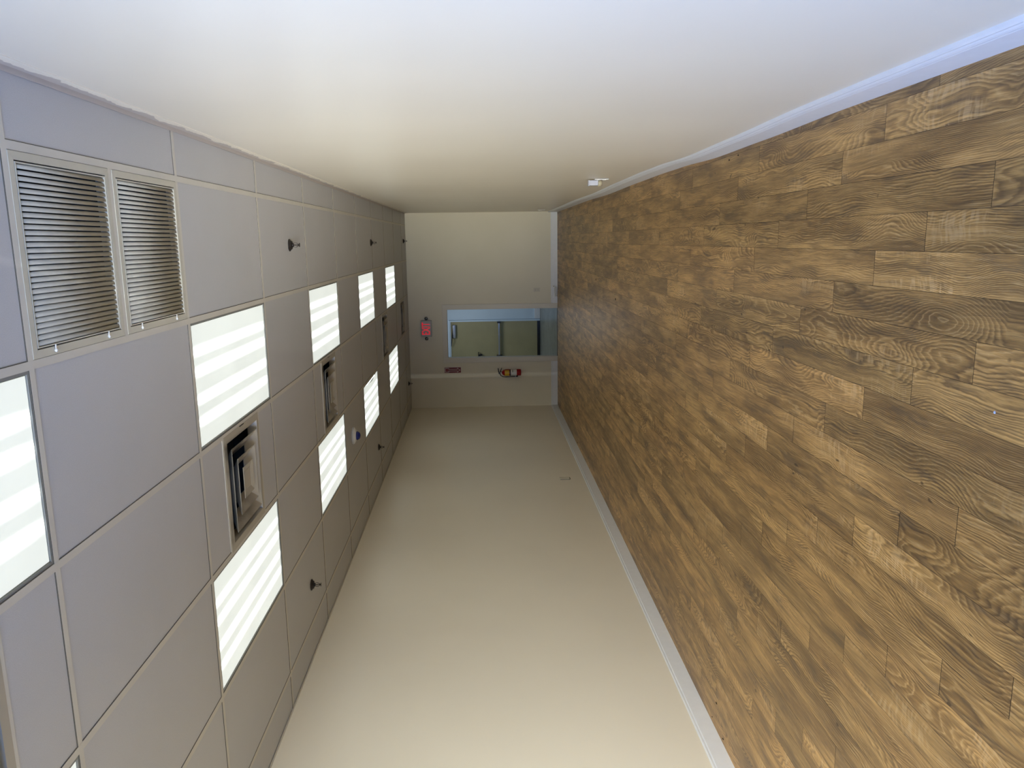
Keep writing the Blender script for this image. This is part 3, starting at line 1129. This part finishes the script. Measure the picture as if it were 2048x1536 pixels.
tube(bm, [(0.0, cy, 0.378), (0.035, cy, 0.374), (0.090, cy, 0.352)], [0.010, 0.008, 0.006], n=8)
obj('lever', bm, M_black, hd)
bm = NB()
lathe(bm, [(0.013, cy - 0.034), (0.013, cy - 0.014)], n=16, c=(0.0, 0, 0.366), axis='Y')
obj('gauge', bm, M_wlabel, hd)
bm = NB()
tube(bm, [(-0.018, cy, 0.388), (-0.050, cy - 0.004, 0.374), (-0.072, cy - 0.010, 0.335), (-0.078, cy - 0.016, 0.28), (-0.074, cy - 0.018, 0.20),
          (-0.070, cy - 0.018, 0.12), (-0.069, cy - 0.018, 0.06)], [0.008, 0.008, 0.008, 0.008, 0.008, 0.010, 0.012], n=10)
obj('hose', bm, M_black, t)
bm = NB()
box(bm, -0.086, -0.052, cy - 0.034, cy - 0.001, 0.100, 0.108)
obj('hose_clip', bm, M_chrome, t)

# ---------------------------------------------------------------- outlets and small wall things
def slots(bm_, cx_, cz_, horizontal_axis):
    pass


# outlet with a plugged adapter on the right wall (near the baseboard)
XW = XR + 0.012
t = thing('wall_outlet', (XW, 6.60, 0.380), 'white outlet plate low on the right-hand wall with an adapter plugged in', 'outlet')
bm = NB()
box(bm, -0.006, 0.0, -0.036, 0.036, -0.058, 0.058, bev=0.002)
obj('cover_plate', bm, M_plastic, t)
bm = NB()
for z in (0.024, -0.024):
    box(bm, -0.009, -0.006, -0.015, 0.015, z - 0.014, z + 0.014, bev=0.001)
obj('socket', bm, M_plastic, t)
t = thing('plug_adapter', (XW, 6.60, 0.43), 'white plug-in adapter box with a round tan cap sticking out of the right-hand wall', 'adapter')
bm = NB()
box(bm, -0.052, -0.010, -0.026, 0.026, -0.022, 0.052, bev=0.004)
box(bm, -0.056, -0.008, -0.029, 0.029, 0.052, 0.060, bev=0.002)
obj('body', bm, mat('adapter_grey_white', (0.44, 0.45, 0.50), rough=0.4), t)
bm = NB()
lathe(bm, [(0.020, -0.058), (0.026, -0.044), (0.026, -0.030), (0.024, -0.022)], n=20, c=(-0.034, 0, 0))
obj('round_cap', bm, mat('tan_cap', (0.42, 0.37, 0.24), rough=0.35), t)

t = thing('wall_outlet', (XW, 13.12, 0.352), 'cream outlet plate on the right-hand wall just before the far corner', 'outlet')
bm = NB()
box(bm, -0.006, 0.0, -0.036, 0.036, -0.060, 0.060, bev=0.002)
obj('cover_plate', bm, M_plastic, t)
bm = NB()
box(bm, -0.014, -0.006, -0.017, 0.017, 0.006, 0.040, bev=0.002)
box(bm, -0.010, -0.006, -0.017, 0.017, -0.040, -0.008, bev=0.002)
obj('socket', bm, M_beigeplas, t)

t = thing('wall_outlet', (-1.165, YF, 0.375), 'beige outlet plate painted like the far wall, beside the doorway', 'outlet')
bm = NB()
box(bm, -0.036, 0.036, -0.006, 0, -0.058, 0.058, bev=0.002)
obj('cover_plate', bm, mat('painted_plate', (0.60, 0.56, 0.45), rough=0.45), t)
bm = NB()
for z in (0.024, -0.024):
    box(bm, -0.016, 0.016, -0.0085, -0.006, z - 0.014, z + 0.014, bev=0.001)
so = obj('socket', bm, bpy.data.materials['painted_plate'], t)
for z in (0.024, -0.024):
    for s in (-0.006, 0.006):
        bm = NB()
        box(bm, s - 0.0015, s + 0.0015, -0.0092, -0.0085, z - 0.006, z + 0.006)
        obj('slot', bm, M_chip, so)

t = thing('wall_outlet', (XL, 9.48, 0.366), 'beige outlet plate low on the left-hand wall above the baseboard', 'outlet')
bm = NB()
box(bm, 0.0, 0.009, -0.040, 0.040, -0.060, 0.060, bev=0.001)
obj('cover_plate', bm, bpy.data.materials['painted_plate'], t)
bm = NB()
box(bm, 0.0, 0.0035, -0.052, -0.040, -0.062, 0.062)
box(bm, 0.0, 0.0035, 0.040, 0.052, -0.062, 0.062)
box(bm, 0.0, 0.0035, -0.040, 0.040, -0.072, -0.060)
obj('plate_edge_strip', bm, mat('plate_edge_dark', (0.10, 0.09, 0.06), rough=0.7), t)  # dark strips along the sides and bottom of the plate

# white cable connector lying against the far baseboard
t = thing('cable_connector', (-1.19, YF - 0.013, 0.0), 'small white cable end lying against the far baseboard beside the doorway', 'cable')
bm = NB()
tube(bm, [(-0.10, -0.020, 0.012), (-0.04, -0.026, 0.020), (0.01, -0.020, 0.034), (0.055, -0.016, 0.018), (0.075, -0.012, 0.045)], 0.011, n=10)
tube(bm, [(-0.10, -0.018, 0.040), (-0.02, -0.016, 0.058), (0.06, -0.014, 0.050)], 0.009, n=10)
obj('cable', bm, M_plastic, t)
bm = NB()
lathe(bm, [(0.024, -0.028), (0.026, -0.010), (0.026, -0.001)], n=20, c=(0.086, 0, 0.068), axis='Y')
pl = obj('round_plug', bm, M_plastic, t)
bm = NB()
lathe(bm, [(0.008, -0.0295), (0.008, -0.028)], n=12, c=(0.086, 0, 0.068), axis='Y')
obj('plug_hole', bm, M_chip, pl)

# ---------------------------------------------------------------- specks on the floor
random.seed(4)


def chip(x, y, sx, sy, label, m, name='floor_debris'):
    bm_ = NB()
    n = 9
    top, bot = [], []
    for i in range(n):
        a = 2 * PI * i / n
        k = random.uniform(0.75, 1.1)
        bot.append(bm_.verts.new((sx * k * math.cos(a), sy * k * math.sin(a), 0)))
        top.append(bm_.verts.new((sx * k * 0.75 * math.cos(a), sy * k * 0.75 * math.sin(a), 0.003)))
    bm_.faces.new(top)
    bm_.faces.new(bot)
    for i in range(n):
        bm_.faces.new((bot[i], bot[(i + 1) % n], top[(i + 1) % n], top[i]))
    o_ = obj(name, bm_, m, None, (x, y, 0.0))
    tag(o_, label, 'debris', 'specks of debris on the floor')


chip(-3.119, 4.274, 0.006, 0.014, 'larger black speck on the floor near the left baseboard', M_chip)
chip(-3.262, 4.125, 0.005, 0.010, 'black speck touching the left baseboard, nearest the photo edge', M_chip)
chip(-3.262, 4.345, 0.003, 0.006, 'tiny dark speck against the left baseboard, farther of the near pair', M_chip)
chip(-3.246, 11.02, 0.008, 0.020, 'black speck by the left baseboard near the far wall', M_chip)
chip(-0.763, 2.020, 0.0045, 0.0035, 'pale bluish paint chip on the floor planks close to the camera', M_chipw, 'paint_chip')
chip(0.150, 4.42, 0.005, 0.010, 'dark crumb beside the right baseboard, nearer of two', M_chip)
chip(0.160, 4.27, 0.004, 0.008, 'dark crumb beside the right baseboard, farther of two', M_chip)
for (px, py, lab) in ((1192, 559, 'dark elongated scrap in the middle of the floor toward the doorway'), (1231, 598, 'small black scrap on the floor in line with the doorway')):
    dv = right * ((768 - py) / F) + fwd + up * ((1024 - px) / F)
    tt = -CZ / dv.z
    chip(CX + dv.x * tt, dv.y * tt, 0.014, 0.020, lab, M_chip)
